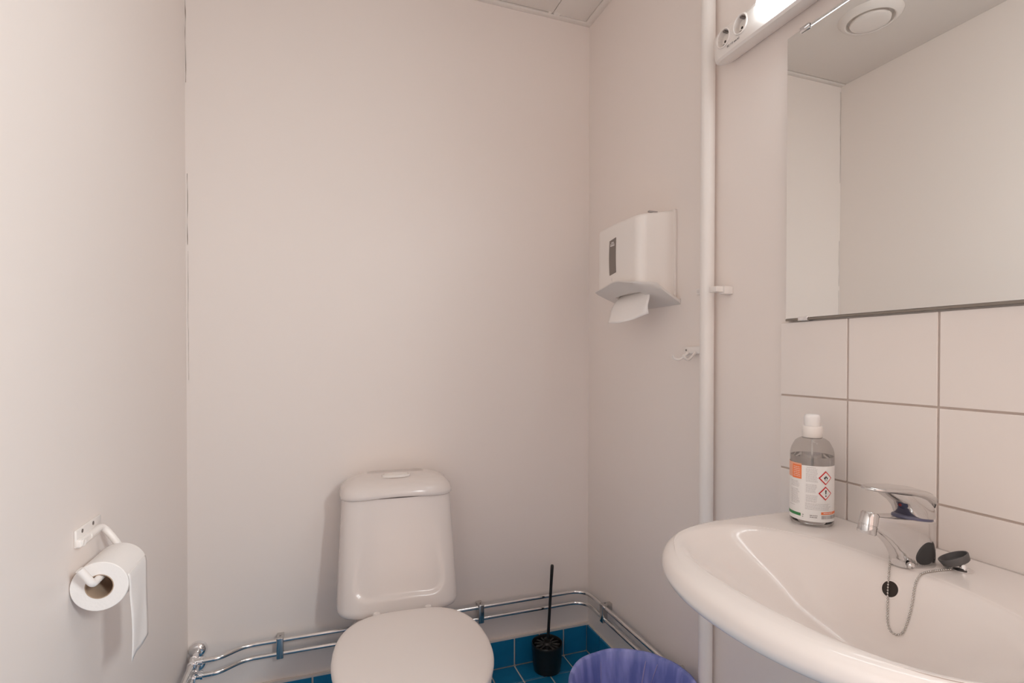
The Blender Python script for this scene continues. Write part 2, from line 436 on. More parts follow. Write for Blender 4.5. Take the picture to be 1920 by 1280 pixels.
# sockets: wells cut into the lamp body
def front_x(z): return 0.9305 - (z - 1.930) * (0.004 / 0.045)
SOCK = ((1.052, 1.9575), (0.996, 1.9590))
bm = bmesh.new()
for (y, z) in SOCK:
    add_lathe(bm, [(0.0194, -0.010), (0.0200, 0.0155)], Vector((front_x(z), y, z)) - lo_, (1, 0, 0), 40)
bmesh.ops.recalc_face_normals(bm, faces=bm.faces[:])
cm = bpy.data.meshes.new('cut'); bm.to_mesh(cm); bm.free(); co_ = bpy.data.objects.new('cut', cm); COL.objects.link(co_); co_.location = lo_
body.modifiers.clear()
md = body.modifiers.new('wells', 'BOOLEAN'); md.operation = 'DIFFERENCE'; md.object = co_; md.solver = 'EXACT'
dg = bpy.context.evaluated_depsgraph_get(); dg.update()
nm_ = bpy.data.meshes.new_from_object(body.evaluated_get(dg))
body.modifiers.clear(); body.data = nm_; nm_.materials.clear(); nm_.materials.append(M['wplastic'])
for p in nm_.polygons: p.use_smooth = True
nm_.set_sharp_from_angle(angle=math.radians(30))
bpy.data.objects.remove(co_)
for (y, z) in SOCK:
    xf = front_x(z)
    c = Vector((xf, y, z)) - lo_
    sck = lathe('socket_rim', [(0.0200, -0.002), (0.0200, 0.0010), (0.0212, 0.0016), (0.0232, 0.0008), (0.0236, -0.001)], c, (-1, 0, 0), M['wplastic'], lamp, 40, cap0=False, cap1=False)
    for dy in (-0.0095, 0.0095):
        lathe('pin_hole', [(0.0030, 0.0), (0.0030, 0.0006)], c + Vector((0.0155, dy, 0)), (-1, 0, 0), M['hole'], sck, 16)
    for dz in (-0.0172, 0.0172):
        box('earth_clip', c + Vector((0.0015, -0.0030, dz - 0.0022)), c + Vector((0.0150, 0.0030, dz + 0.0022)), M['screw'], sck, 0.0006)
# printed rating
me = text_mesh('SC / 11 om k1', 0.0070)
tx = link('rating_print', me, M['ink'], lamp, smooth=False)
z = 1.9300
tx.matrix_local = Matrix.Translation(Vector((front_x(z) - 0.0009, 1.020, z)) - lo_) @ Matrix(((0, 0, -1, 0), (-1, 0, 0, 0), (0, 1, 0, 0), (0, 0, 0, 1)))
tag_box = None

# ================================================================== air valve in the ceiling (seen in the mirror)
vl = thing('air_valve', 'round white ventilation valve in the ceiling, seen in the mirror', 'vent', (-0.015, 1.455, ZC))
lathe('valve_ring', [(0.108, 0.004), (0.104, -0.004), (0.094, -0.014), (0.084, -0.018), (0.080, -0.016), (0.077, -0.004), (0.076, 0.003)], (0, 0, 0), (0, 0, 1), M['wplastic'], vl, 48)
lathe('valve_disc', [(0.06, 0.003), (0.062, -0.010), (0.068, -0.016), (0.0665, -0.022), (0.060, -0.025), (0.03, -0.0265), (0.0001, -0.027)], (0, 0, 0), (0, 0, 1), M['wplastic'], vl, 48, cap1=False)
lathe('valve_throat', [(0.0765, 0.0035), (0.060, 0.0030)], (0, 0, 0), (0, 0, 1), M['hole'], vl, 48, cap0=False, cap1=False)

# ================================================================== white drain pipe on the right wall with its clip
vp = thing('standing_pipe', 'white painted vertical pipe running floor to ceiling beside the coat hooks', 'pipe', (0.9745, 1.160, 0))
lathe('pipe', [(0.0185, -0.0), (0.0185, ZC + 0.002)], (0, 0, 0), (0, 0, 1), M['wmetal'], vp, 32)
bm = bmesh.new()
o0 = Vector((0.9745, 1.160, 0))
add_box(bm, rel((0.972, 1.092, 1.3365), o0), rel((0.9995, 1.112, 1.3565), o0), 0.0012)
add_box(bm, rel((0.9505, 1.097, 1.3418), o0), rel((0.990, 1.1235, 1.3560), o0), 0.0008)
from_bm('pipe_strap', bm, M['wplastic'], vp, sharp=40)
box('strap_foot', rel((0.987, 1.2025, 1.3478), o0), rel((0.9997, 1.2205, 1.3650), o0), M['wplastic'], vp, 0.0015)
box('strap_foot_shade', rel((0.9866, 1.2065, 1.3515), o0), rel((0.9878, 1.2165, 1.3613), o0), M['lightprint'], vp, 0.0002)  # darker plate paints the dim inside of the hollow foot

# ================================================================== coat hooks behind the pipe
hk = thing('coat_hook', 'small white double coat hook on the wall half behind the vertical pipe', 'hook', (0.9995, 1.235, 1.193))
o0 = Vector((0.9995, 1.235, 1.193))
box('hook_plate', rel((0.9875, 1.198, 1.1830), o0), rel((0.9995, 1.272, 1.2035), o0), M['wmetal'], hk, 0.0015)
lathe('screw', [(0.0028, 0), (0.0028, 0.0012), (0.001, 0.0018)], rel((0.9876, 1.262, 1.1935), o0), (-1, 0, 0), M['screw'], hk, 16)
for y, dy in ((1.253, 0.012), (1.222, -0.004)):
    pts = catmull([rel((0.988, y, 1.187), o0), rel((0.976, y + dy * 0.2, 1.176), o0), rel((0.962, y + dy * 0.6, 1.1665), o0), rel((0.950, y + dy, 1.1690), o0), rel((0.943, y + dy * 1.1, 1.179), o0)], 6)
    tube('prong', pts, [0.0042 - 0.0010 * i / (len(pts) - 1) for i in range(len(pts))], M['wmetal'], hk, 10)

# ================================================================== paper towel dispenser
do = Vector((1.0, 1.452, 1.335))
dsp = thing('towel_dispenser', 'white plastic paper towel dispenser on the wall with grey level window', 'dispenser', do)
DY0, DY1, DXF = 1.324, 1.581, 0.868
def disp_ring(z, inset=0.0, xf=DXF):
    """plan outline from the wall round the front, rounded front corners"""
    rc = 0.030; pts = [(0.9995, DY0 + inset)]
    for k in range(9):
        t = k / 8 * PI / 2
        pts.append((xf + inset + rc - rc * math.sin(t), DY0 + inset + rc - rc * math.cos(t)))
    ny = 8
    for k in range(1, ny):
        a = k / ny
        pts.append((xf + inset - 0.006 * math.sin(PI * a), DY0 + inset + rc + (DY1 - DY0 - 2 * inset - 2 * rc) * a))
    for k in range(9):
        t = k / 8 * PI / 2
        pts.append((xf + inset + rc - rc * math.cos(t), DY1 - inset - rc + rc * math.sin(t)))
    pts.append((0.9995, DY1 - inset))
    return [Vector((x, y, z(x) if callable(z) else z)) - do for x, y in pts]
zbot = lambda x: 1.338 + (1.0 - x) / 0.132 * 0.060
ztop = lambda x: 1.6150 - (1.0 - x) / 0.132 * 0.022
bm = bmesh.new()
rings = [disp_ring(zbot)]
for k in range(1, 6):
    a = k / 6
    rings.append(disp_ring(lambda x, a=a: zbot(x) * (1 - a) + (ztop(x) - 0.012) * a))
rings += [disp_ring(lambda x: ztop(x) - 0.010), disp_ring(lambda x: ztop(x) - 0.004, 0.0018), disp_ring(lambda x: ztop(x) - 0.001, 0.005), disp_ring(ztop, 0.010)]
add_loft(bm, rings)
from_bm('cover', bm, M['wplastic'], dsp, sharp=50)
# back plate, a thin step round the cover
box('back_plate', rel((0.990, DY0 - 0.002, 1.350), do), rel((0.9998, DY1 + 0.002, 1.6172), do), M['wplastic'], dsp, 0.002)
# lock slot on the top edge
box('lock_slot', rel((0.905, DY0 + 0.004, 1.6010), do), rel((0.935, DY0 + 0.012, 1.6055), do), M['midprint'], dsp, 0.001)
# level window (tall curved grey strip)
bm = bmesh.new(); rows = []
for i in range(13):
    a = i / 12; z = 1.4340 + (1.5430 - 1.4340) * a
    off = 0.0035 * math.sin(PI * a)
    y0, y1 = 1.4415 + off * 0.6, 1.4790 + off
    xs = DXF - 0.006 * 0.98 - 0.0008
    rows.append([Vector((xs - 0.0008, y0, z + 0.004)), Vector((xs - 0.0008, y1, z - 0.001)), Vector((xs + 0.003, y1, z - 0.001)), Vector((xs + 0.003, y0, z + 0.004))])
add_loft(bm, [[p - do for p in r] for r in rows])
win = from_bm('level_window', bm, M['greywin'], dsp, sharp=40); win['label'] = 'tall grey see-through level strip'
bm = bmesh.new(); xs = DXF - 0.0083
for a in (((1.4490, 1.5290), (1.4730, 1.5305)), ((1.4490, 1.5230), (1.4730, 1.5270)), ((1.4530, 1.5325), (1.4670, 1.5355))):
    add_box(bm, rel((xs - 0.0001, a[0][0], a[0][1]), do), rel((xs + 0.0010, a[1][0], a[1][1]), do))
from_bm('window_print', bm, M['lightprint'], win, smooth=False)
box('arrow_mark', rel((DXF - 0.0066, 1.4655, 1.4130), do), rel((DXF - 0.0050, 1.4668, 1.4230), do), M['lightprint'], dsp)
# tray: wavy lipped plate sloping up from the wall to the front, slot in the middle
def tray_z(u, v):
    """u 0 wall..1 front, v 0 near..1 far"""
    z = 1.3340 + 0.0560 * u ** 1.15
    wv = math.exp(-((v - 0.42) / 0.24) ** 2)
    return z + (0.014 * wv - 0.004) * u ** 2
def tray_xy(u, v):
    y = 1.303 + (1.572 - 1.303) * v
    xf = 0.842 + 0.018 * abs(2 * v - 1) ** 3 + (0.05 * max(0, 0.10 - v) / 0.10 if v < 0.10 else 0)
    return 0.9990 + (xf - 0.9990) * u, y
NU, NV = 14, 30
top = [[None] * (NV + 1) for _ in range(NU + 1)]; bot = [[None] * (NV + 1) for _ in range(NU + 1)]
bm = bmesh.new()
slot = lambda i, j: 6 <= i <= 8 and 7 <= j <= 22
for i in range(NU + 1):
    for j in range(NV + 1):
        u, v = i / NU, j / NV
        x, y = tray_xy(u, v); z = tray_z(u, v)
        th = 0.0080 if i < NU else 0.0030
        if i == 0: th = 0.016
        top[i][j] = bm.verts.new(Vector((x, y, z + th / 2 + 0.004)) - do); bot[i][j] = bm.verts.new(Vector((x, y, z - th / 2 + 0.004)) - do)
for i in range(NU):
    for j in range(NV):
        if slot(i, j): continue
        bm.faces.new((top[i][j], top[i + 1][j], top[i + 1][j + 1], top[i][j + 1]))
        bm.faces.new((bot[i][j], bot[i][j + 1], bot[i + 1][j + 1], bot[i + 1][j]))
for i in range(NU):
    for j in range(NV):
        if not slot(i, j): continue
        for (di, dj, a, b_) in ((-1, 0, (i, j), (i, j + 1)), (1, 0, (i + 1, j), (i + 1, j + 1)), (0, -1, (i, j), (i + 1, j)), (0, 1, (i, j + 1), (i + 1, j + 1))):
            if not slot(i + di, j + dj): bm.faces.new((top[a[0]][a[1]], top[b_[0]][b_[1]], bot[b_[0]][b_[1]], bot[a[0]][a[1]]))
for i in range(NU):
    for j in (0, NV): bm.faces.new((top[i][j], top[i + 1][j], bot[i + 1][j], bot[i][j]))
for j in range(NV):
    for i in (0, NU): bm.faces.new((top[i][j], top[i][j + 1], bot[i][j + 1], bot[i][j]))
from_bm('tray', bm, mat('dispenser_tray_plastic', (0.70, 0.665, 0.635), 0.35), dsp, sharp=50)
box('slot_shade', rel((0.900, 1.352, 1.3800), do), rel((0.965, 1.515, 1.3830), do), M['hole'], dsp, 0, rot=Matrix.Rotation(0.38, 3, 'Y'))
# the towel that hangs out
bm = bmesh.new(); g = []
NI, NJ = 12, 14
for i in range(NI + 1):
    a = i / NI
    row = []
    for j in range(NJ + 1):
        c = j / NJ                       # 0 near, 1 far
        A0, A1 = Vector((0.921, 1.345, 1.372)), Vector((0.923, 1.512, 1.374))      # where it leaves the slot
        B0, B1 = Vector((0.914, 1.345, 1.304)), Vector((0.868, 1.500, 1.284))      # hanging edge
        p = (A0 * (1 - c) + A1 * c) * (1 - a) + (B0 * (1 - c) + B1 * c) * a
        sg = math.sin(PI * c)
        p += Vector((-0.016 * sg * a ** 1.5 - 0.010 * math.sin(PI * a) * c, 0, -0.014 * sg * a * a + 0.004 * math.sin(PI * a)))
        p += Vector((-0.010, 0, 0.003)) * a * noise.noise(Vector((c * 3, a * 2, 2.2)))
        x, y, z = p
        row.append(bm.verts.new(Vector((x, y, z)) - do))
    g.append(row)
for i in range(NI):
    for j in range(NJ): bm.faces.new((g[i][j], g[i + 1][j], g[i + 1][j + 1], g[i][j + 1]))
tw = from_bm('paper_towel', bm, M['paper'], None, sharp=180)
tw.location = do
sm = tw.modifiers.new('thick', 'SOLIDIFY'); sm.thickness = 0.0007
tag(tw, 'white folded paper towel hanging out of the dispenser slot', 'towel')

# ================================================================== toilet
tl = thing('toilet', 'white close-coupled toilet with closed lid against the back wall', 'toilet', (0.2305, 1.8600, 0), math.radians(-2.0))
N = 72
def seat_ring(z, k=0.0, back=-0.315, front=-0.790, hw=0.197):
    """egg outline, straight-ish at the hinge side; k insets"""
    out = []
    cy = -0.53
    for i in range(N):
        t = 2 * PI * i / N; c, s = math.cos(t), math.sin(t)
        if s > 0:
            n = 3.3; ay = back - cy - k; ax = hw - k
            x = ax * math.copysign(abs(c) ** (2 / n), c); y = cy + ay * abs(s) ** (2 / n)
            x *= 1 - 0.13 * max(0, (y - cy) / (back - cy)) ** 1.5
        else:
            n = 2.15; ay = cy - front - k; ax = hw - k
            x = ax * math.copysign(abs(c) ** (2 / n), c); y = cy - ay * abs(s) ** (2 / n)
        out.append(Vector((x, y, z)))
    return out
bm = bmesh.new()
add_loft(bm, [seat_ring(0.4185, 0.010), seat_ring(0.419, 0.004), seat_ring(0.422, 0.0005), seat_ring(0.428, 0.0), seat_ring(0.4335, 0.002), seat_ring(0.4375, 0.007), seat_ring(0.4395, 0.016), seat_ring(0.4405, 0.040), seat_ring(0.4410, 0.10)])
from_bm('seat_lid', bm, M['seatp'], tl, sharp=60)
bm = bmesh.new()
add_loft(bm, [seat_ring(0.4015, 0.010), seat_ring(0.4025, 0.005), seat_ring(0.408, 0.003), seat_ring(0.415, 0.004), seat_ring(0.4175, 0.010)])
from_bm('seat', bm, M['seatp'], tl, sharp=60)
# bowl with the shelf the cistern stands on
def bowl_ring(z, hw, back, front, k=1.0):
    out = []
    cy = -0.50
    for i in range(N):
        t = 2 * PI * i / N; c, s = math.cos(t), math.sin(t)
        n = 3.6 if s > 0 else 2.1
        ay = (back - cy) if s > 0 else (cy - front)
        out.append(Vector((hw * math.copysign(abs(c) ** (2 / n), c), cy + ay * math.copysign(abs(s) ** (2 / n), s), z)))
    return out
def shelf_ring(z, k=0.0):
    out = seat_ring(z, k + 0.006)
    r = []
    for p in out:
        q = p.copy()
        if q.y > -0.40:
            a = (q.y + 0.40) / 0.085
            q.y = -0.40 + (q.y + 0.40) * (0.34 / 0.085) if a > 0 else q.y
            q.x *= 1 + 0.06 * min(1, a)
        r.append(q)
    return r
bm = bmesh.new()
def low(ring, d=0.024):
    for p in ring:
        a = max(0, min(1, (p.y + 0.36) / 0.05)); p.z -= d * a * a * (3 - 2 * a)
    return ring
add_loft(bm, [bowl_ring(0.0, 0.125, -0.13, -0.62), bowl_ring(0.02, 0.120, -0.13, -0.61), bowl_ring(0.10, 0.105, -0.13, -0.60), bowl_ring(0.20, 0.120, -0.11, -0.64),
              bowl_ring(0.28, 0.150, -0.09, -0.70), bowl_ring(0.335, 0.172, -0.075, -0.745), low(shelf_ring(0.365, 0.004), 0.012), low(shelf_ring(0.385, 0.0)), low(shelf_ring(0.395, 0.003)), low(shelf_ring(0.3995, 0.012)), low(shelf_ring(0.4005, 0.03))])
from_bm('bowl', bm, M['toiletchina'], tl, sharp=80)
# cistern: tapered body with an embossed front panel
NC = 120
def tank_ring(z, hw, yb, yf, n=5.0, bow=0.007):
    out = []
    for i in range(NC):
        t = 2 * PI * i / NC; c, s = math.cos(t), math.sin(t)
        x = hw * math.copysign(abs(c) ** (2 / n), c)
        cy = (yb + yf) / 2; ay = (yb - yf) / 2
        y = cy + ay * math.copysign(abs(s) ** (2 / n), s)
        if s < 0: y -= bow * (1 - (x / hw) ** 2) * min(1.0, -s * 2)
        out.append(Vector((x, y, z)))
    return out
def panel_sdf(x, z):
    """distance to the rounded sunk panel of the front (smile-curved bottom)"""
    cz_, hz = 0.568, 0.136
    hx = 0.1345 + 0.006 * (0.578 - z) / 0.128
    zb = z - 0.012 * (1 - (x / 0.14) ** 2) * max(0, min(1, (0.56 - z) / 0.10)) + 0.010
    r = 0.055
    qx = abs(x) - (hx - r); qz = abs(zb - cz_) - (hz - r)
    return math.hypot(max(qx, 0), max(qz, 0)) + min(max(qx, qz), 0) - r
bm = bmesh.new(); rings = []
NZ = 84
for k in range(NZ + 1):
    a = k / NZ; z = 0.3765 + (0.7272 - 0.3765) * a
    hw = 0.1890 - 0.0165 * a ** 1.1
    yf = -0.236 + 0.066 * a ** 0.85
    edge = 0.0
    if z < 0.4025: edge = 0.026 - math.sqrt(max(0, 0.026 ** 2 - (0.4025 - z) ** 2))
    ring = tank_ring(z, hw - edge * 0.7, 0.004 - 0.002, yf + edge, 5.0)
    for p in ring:
        if p.y < -0.12 and abs(p.x) < 0.17:
            d = panel_sdf(p.x, p.z)
            ew = 0.014 + 0.030 * max(0.0, min(1.0, (p.z - 0.50) / 0.15))
            s = max(0, min(1, (-d + 0.002) / ew)); s = s * s * (3 - 2 * s)
            p.y += (0.0022 + 0.0050 * max(0.0, min(1.0, (0.60 - p.z) / 0.14))) * s
    rings.append(ring)
add_loft(bm, rings)
from_bm('cistern', bm, M['toiletchina'], tl, sharp=80)
# cistern lid: domed, front edge sweeping
bm = bmesh.new(); rings = []
def lid_ring(z, k, dz=0.0):
    ring = tank_ring(z, 0.1775 - k, 0.006 - min(k, 0.03), -0.178 + k, 4.2, 0.007)
    for p in ring:
        fr = max(0, min(1, (-p.y - 0.05) / 0.12))
        p.z += dz * (0.0042 * math.cos(p.x / 0.1775 * PI) - 0.002) * fr
    return ring
for (z, k, d) in ((0.7310, 0.006, 1), (0.7300, 0.001, 1), (0.7330, -0.0015, 1), (0.7420, -0.001, 0.8), (0.7540, 0.004, 0.5), (0.7640, 0.012, 0.3), (0.7725, 0.024, 0.15), (0.7785, 0.040, 0), (0.7830, 0.060, 0), (0.7860, 0.082, 0)):
    rings.append(lid_ring(z, k, d))
add_loft(bm, rings)
from_bm('cistern_lid', bm, M['toiletchina'], tl, sharp=80)
# oval flush button in its collar
bm = bmesh.new()
rings = [sell(-0.003, -0.112, 0.046 - k, 0.023 - k * 0.8, 2.4, z, 40) for z, k in ((0.783, 0), (0.7885, 0.0), (0.7900, 0.0015), (0.7900, 0.005), (0.7888, 0.006))]
add_loft(bm, rings); col_ = from_bm('button_collar', bm, M['wplastic'], tl, sharp=50)
bm = bmesh.new()
rings = [sell(-0.003, -0.112, 0.0385 - k, 0.0168 - k * 0.8, 2.4, z, 40) for z, k in ((0.7885, 0), (0.7912, 0.0), (0.7922, 0.0015), (0.7925, 0.006))]
add_loft(bm, rings); from_bm('flush_button', bm, M['wplastic'], tl, sharp=50)
for sx in (-0.075, 0.075):
    lathe('hinge', [(0.011, 0.4), (0.011, 0.421), (0.009, 0.425)], (sx, -0.290, 0), (0, 0, 1), M['seatp'], tl, 20)

# ================================================================== chrome heating pipes along the walls
def pipe_run(z, label, toff):
    o0 = Vector((0.3, 1.85, z))
    t = thing('water_pipe', label, 'pipe', o0, group=None)
    Q = lambda *p: Vector(p) - o0
    # tighter swan-neck, wide corner
    main = fillet([Q(-0.345, 1.802, z), Q(-0.302, 1.802, z), Q(-0.235, 1.850, z), Q(0.2, 1.850, z)], 0.03, 8)[:-1] + fillet([Q(0.2, 1.850, z), Q(0.970, 1.850, z), Q(0.970, 1.45, z)], 0.075, 12)[:-1] + fillet([Q(0.970, 1.45, z), Q(0.970, 1.285, z), Q(0.9998, 1.285, z)], 0.02, 8)
    tube('pipe', main, 0.0075, M['pipechrome'], t, 14)
    # tee body with collars, elbow to the wall rosette, branch along the left wall
    bm = bmesh.new()
    add_lathe(bm, [(0.0105, -0.018), (0.0118, -0.017), (0.0118, -0.012), (0.0098, -0.011), (0.0098, 0.018), (0.0118, 0.019), (0.0118, 0.024), (0.0100, 0.025)], Q(-0.371, 1.802, z), (0, -1, 0), 20)
    add_lathe(bm, [(0.0098, 0.0), (0.0098, 0.020), (0.0120, 0.021), (0.0120, 0.027), (0.0085, 0.028)], Q(-0.371, 1.802, z), (1, 0, 0), 20)
    tf = from_bm('tee_fitting', bm, M['chrome'], t, sharp=40)
    lathe('wall_stub', [(0.0090, 0.0), (0.0090, 0.020), (0.0105, 0.021), (0.0105, 0.030), (0.009, 0.031), (0.009, 0.060)], Q(-0.371, YB - 0.001, z), (0, -1, 0), M['chrome'], t, 20)
    lathe('wall_rosette', [(0.0270, 0.0005), (0.0268, 0.003), (0.0250, 0.0085), (0.0205, 0.0150), (0.0150, 0.0185), (0.0100, 0.0195)], Q(-0.3715, YB, z), (0, -1, 0), M['chrome'], t, 28)
    tube('branch_pipe', [Q(-0.371, 1.782, z), Q(-0.371, YF + 0.02, z)], 0.0085, M['pipechrome'], t, 14)
    return t
pipe_run(0.2555, 'upper of the two chrome pipes along the back wall', 0)
pipe_run(0.2125, 'lower of the two chrome pipes, just above the blue skirting tiles', 0)

def pipe_clamp(c, along, label):
    t = thing('pipe_clamp', label, 'clamp', c, 0 if along == 'x' else -PI / 2, 'chrome clamps holding the two pipes')
    # local: x along the pipe, +y towards the wall (wall at +0.03), z up; pipes at z +-0.0215
    bm = bmesh.new()
    add_box(bm, (-0.0105, -0.0125, -0.0345), (0.0105, 0.0105, 0.0335), 0.0025, 3)
    from_bm('clamp_block', bm, M['zinc'], t, sharp=40)
    box('clamp_foot', (-0.0105, 0.0100, 0.004), (0.0105, 0.0295, 0.0330), M['zinc'], t, 0.0015)
    lathe('screw', [(0.003, 0.0325), (0.003, 0.0345), (0.002, 0.035)], (0, 0.004, 0), (0, 0, 1), M['screw'], t, 12)
pipe_clamp((-0.1335, 1.850, 0.234), 'x', 'chrome clamp on the pipes left of the toilet')
pipe_clamp((0.5420, 1.850, 0.234), 'x', 'chrome clamp on the pipes between the toilet and the brush')
pipe_clamp((0.970, 1.700, 0.234), 'y', 'chrome clamp on the pipes just past the corner on the right wall')

# ================================================================== toilet brush in its pot
bc = Vector((0.790, 1.808, 0))
bh = thing('brush_pot', 'round black plastic brush pot standing on the blue floor tiles', 'brush holder', bc)
lathe('pot', [(0.046, 0.0), (0.050, 0.002), (0.0535, 0.03), (0.0565, 0.085), (0.0578, 0.095), (0.0580, 0.101), (0.0562, 0.1035), (0.0545, 0.101), (0.0530, 0.085), (0.050, 0.03), (0.001, 0.025)], (0, 0, 0), (0, 0, 1), M['black'], bh, 40, cap1=False)
tb = thing('toilet_brush', 'black toilet brush with thin handle standing in the black pot', 'brush', bc + Vector((0, 0, 0.026)))
hb = Vector((0.0, 0.0, 0.026))
tube('handle', [Vector(p) - hb for p in ((0.003, 0, 0.10), (0.006, 0, 0.16), (0.011, 0, 0.24), (0.0165, 0.0, 0.33), (0.0195, 0, 0.378), (0.0202, 0, 0.389), (0.0205, 0, 0.392))], [0.0058, 0.0056, 0.0054, 0.0058, 0.0064, 0.0060, 0.0035], M['black'], tb, 12)
lathe('handle_collar', [(0.020, 0.086), (0.019, 0.094), (0.014, 0.101), (0.0085, 0.106), (0.0065, 0.118)], -hb, (0, 0, 1), M['black'], tb, 20)
bm = bmesh.new()
rr = random.Random(3)
for k in range(150):
    a = rr.uniform(0, 2 * PI); h = rr.uniform(0.045, 0.098); L = rr.uniform(0.040, 0.0485)
    d = Vector((math.cos(a), math.sin(a), rr.uniform(-0.10, 0.05)))
    p0 = Vector((0, 0, h)) - hb + d * 0.008; p1 = Vector((0, 0, h)) - hb + d * L
    add_tube(bm, [p0, (p0 + p1) / 2 + Vector((0, 0, 0.001)), p1], [0.0016, 0.0019, 0.0016], 5)
add_lathe(bm, [(0.010, 0.001), (0.011, 0.09)], (0, 0, 0), (0, 0, 1), 12)
o = from_bm('bristles', bm, M['bristle'], tb, smooth=False); o['kind'] = 'stuff'
# the spoked head plate that shows at the top of the pot
bm = bmesh.new()
for k in range(12):
    a = 2 * PI * k / 12 + 0.1
    rot = Matrix.Rotation(a, 3, 'Z')
    add_box(bm, (0.016, -0.0042, 0.0915 - 0.026), (0.0475, 0.0042, 0.0985 - 0.026), 0.0012, 1, rot, Vector((0, 0, 0)))
from_bm('spoke_plate', bm, M['black'], tb, sharp=40)

# ================================================================== bin with lilac bag
bn = Vector((0.777, 1.204, 0))
wb = thing('waste_bin', 'round white waste bin under the lilac bag beside the vertical pipe', 'bin', bn)
RB = 0.1715
lathe('bin_body', [(0.118, 0.0), (0.122, 0.003), (0.140, 0.12), (RB - 0.004, 0.294), (RB - 0.001, 0.298), (RB - 0.004, 0.300), (RB - 0.007, 0.296), (0.137, 0.12), (0.116, 0.006), (0.001, 0.005)], (0, 0, 0), (0, 0, 1), M['wplastic'], wb, 56, cap1=False)
bm = bmesh.new(); rings = []
NB = 144
prof = [(RB - 0.002, 0.215, 1.6), (RB + 0.004, 0.225, 1.4), (RB + 0.0035, 0.26, 0.9), (RB + 0.002, 0.285, 0.5), (RB + 0.001, 0.297, 0.3), (RB - 0.001, 0.3025, 0.2), (RB - 0.006, 0.303, 0.2), (RB - 0.012, 0.297, 0.4), (RB - 0.0165, 0.27, 1.0), (RB - 0.025, 0.22, 1.8), (RB - 0.036, 0.16, 2.4), (0.118, 0.10, 3), (0.104, 0.05, 3.6), (0.08, 0.022, 4), (0.04, 0.014, 3), (0.002, 0.012, 0)]
for (r, z, wv) in prof:
    ring = []
    for i in range(NB):
        a = 2 * PI * i / NB
        d = noise.noise(Vector((math.cos(a) * 9, math.sin(a) * 9, z * 4))) * 0.0016 * wv + noise.noise(Vector((math.cos(a) * 26, math.sin(a) * 26, z * 3 + 5))) * 0.0009 * wv
        dz = noise.noise(Vector((math.cos(a) * 3, math.sin(a) * 3, 9))) * 0.004 if 0.28 < z else 0
        rad = r + (d if r < RB - 0.008 else abs(d))
        if r < RB - 0.008: rad = min(rad, r + 0.003)
        ring.append(Vector((math.cos(a) * rad, math.sin(a) * rad, z + dz * 0.5)))
    rings.append(ring)
add_loft(bm, rings, False, True)
bag = from_bm('bin_bag', bm, M['bag'], None, sharp=180); bag.location = bn
tag(bag, 'translucent lilac blue plastic bag lining the round bin', 'bag')
# pale folds of the film inside
def fold(ang, z0, z1, lean, wdt):
    pts = []
    for k in range(9):
        a = k / 8; z = z0 + (z1 - z0) * a
        rr_ = RB - 0.0155 - (0.296 - z) * 0.155 - 0.0012
        t = ang + lean * a
        pts.append(Vector((math.cos(t) * rr_, math.sin(t) * rr_, z)))
    f = tube('bag_fold', pts, [wdt * (0.4 + 0.6 * math.sin(PI * min(1, 0.15 + k / 8))) for k in range(9)], M['bagedge'], bag, 6)
fold(math.radians(44), 0.284, 0.18, 0.10, 0.0016)
fold(math.radians(31), 0.284, 0.22, 0.12, 0.0012)
fold(math.radians(95), 0.280, 0.20, 0.05, 0.0007)

# ================================================================== wash basin
so = Vector((0.992, 0.57, 0.846))
sk_ = thing('wash_basin', 'white china wash basin mounted on the tiled wall', 'sink', so)
ND = 160
CX0 = 0.76
def outer_r(phi, k=0.0, drop=0.0):
    """radius of the D-shaped outline (half ellipse in front, square to the wall) about (CX0, 0.57)"""
    c, s = math.cos(phi), math.sin(phi)
    hw = 0.298 - k; fr = 0.268 - k; bk = 0.9915 - CX0
    if c <= 0:
        return (abs(c / fr) ** 2.15 + abs(s / hw) ** 2.15) ** (-1 / 2.15)
    r1 = bk / max(c, 1e-6); n = 9
    return (abs(c / bk) ** n + abs(s / hw) ** n) ** (-1 / n)
def outer(z, k):
    return [Vector((CX0 + outer_r(2 * PI * i / ND, k) * math.cos(2 * PI * i / ND), 0.57 + outer_r(2 * PI * i / ND, k) * math.sin(2 * PI * i / ND), z)) for i in range(ND)]
def scaled(z, f):
    return [Vector((0.9915 + (p.x - 0.9915) * f, 0.57 + (p.y - 0.57) * f, z)) for p in outer(z, 0.0)]
def inner(z, cx, af, ab, ay, n=2.25):
    return sell(cx, 0.57, af, ay, n, z, ND, 0.0, ab)
def smooth_rings(keys, sub=4):
    out = []
    K = [keys[0]] + keys + [keys[-1]]
    for i in range(1, len(K) - 2):
        for s in range(sub):
            t = s / sub
            out.append([0.5 * ((2 * b_) + (c - a) * t + (2 * a - 5 * b_ + 4 * c - d) * t * t + (3 * b_ - a - 3 * c + d) * t ** 3) for a, b_, c, d in zip(K[i - 1], K[i], K[i + 1], K[i + 2])])
    out.append(keys[-1]); return out
def mid(a, b_, t, z): return [Vector((p.x + (q.x - p.x) * t, p.y + (q.y - p.y) * t, z)) for p, q in zip(a, b_)]
O9, I0 = outer(0.8462, 0.020), inner(0.8468, 0.690, 0.156, 0.172, 0.262, 2.3)
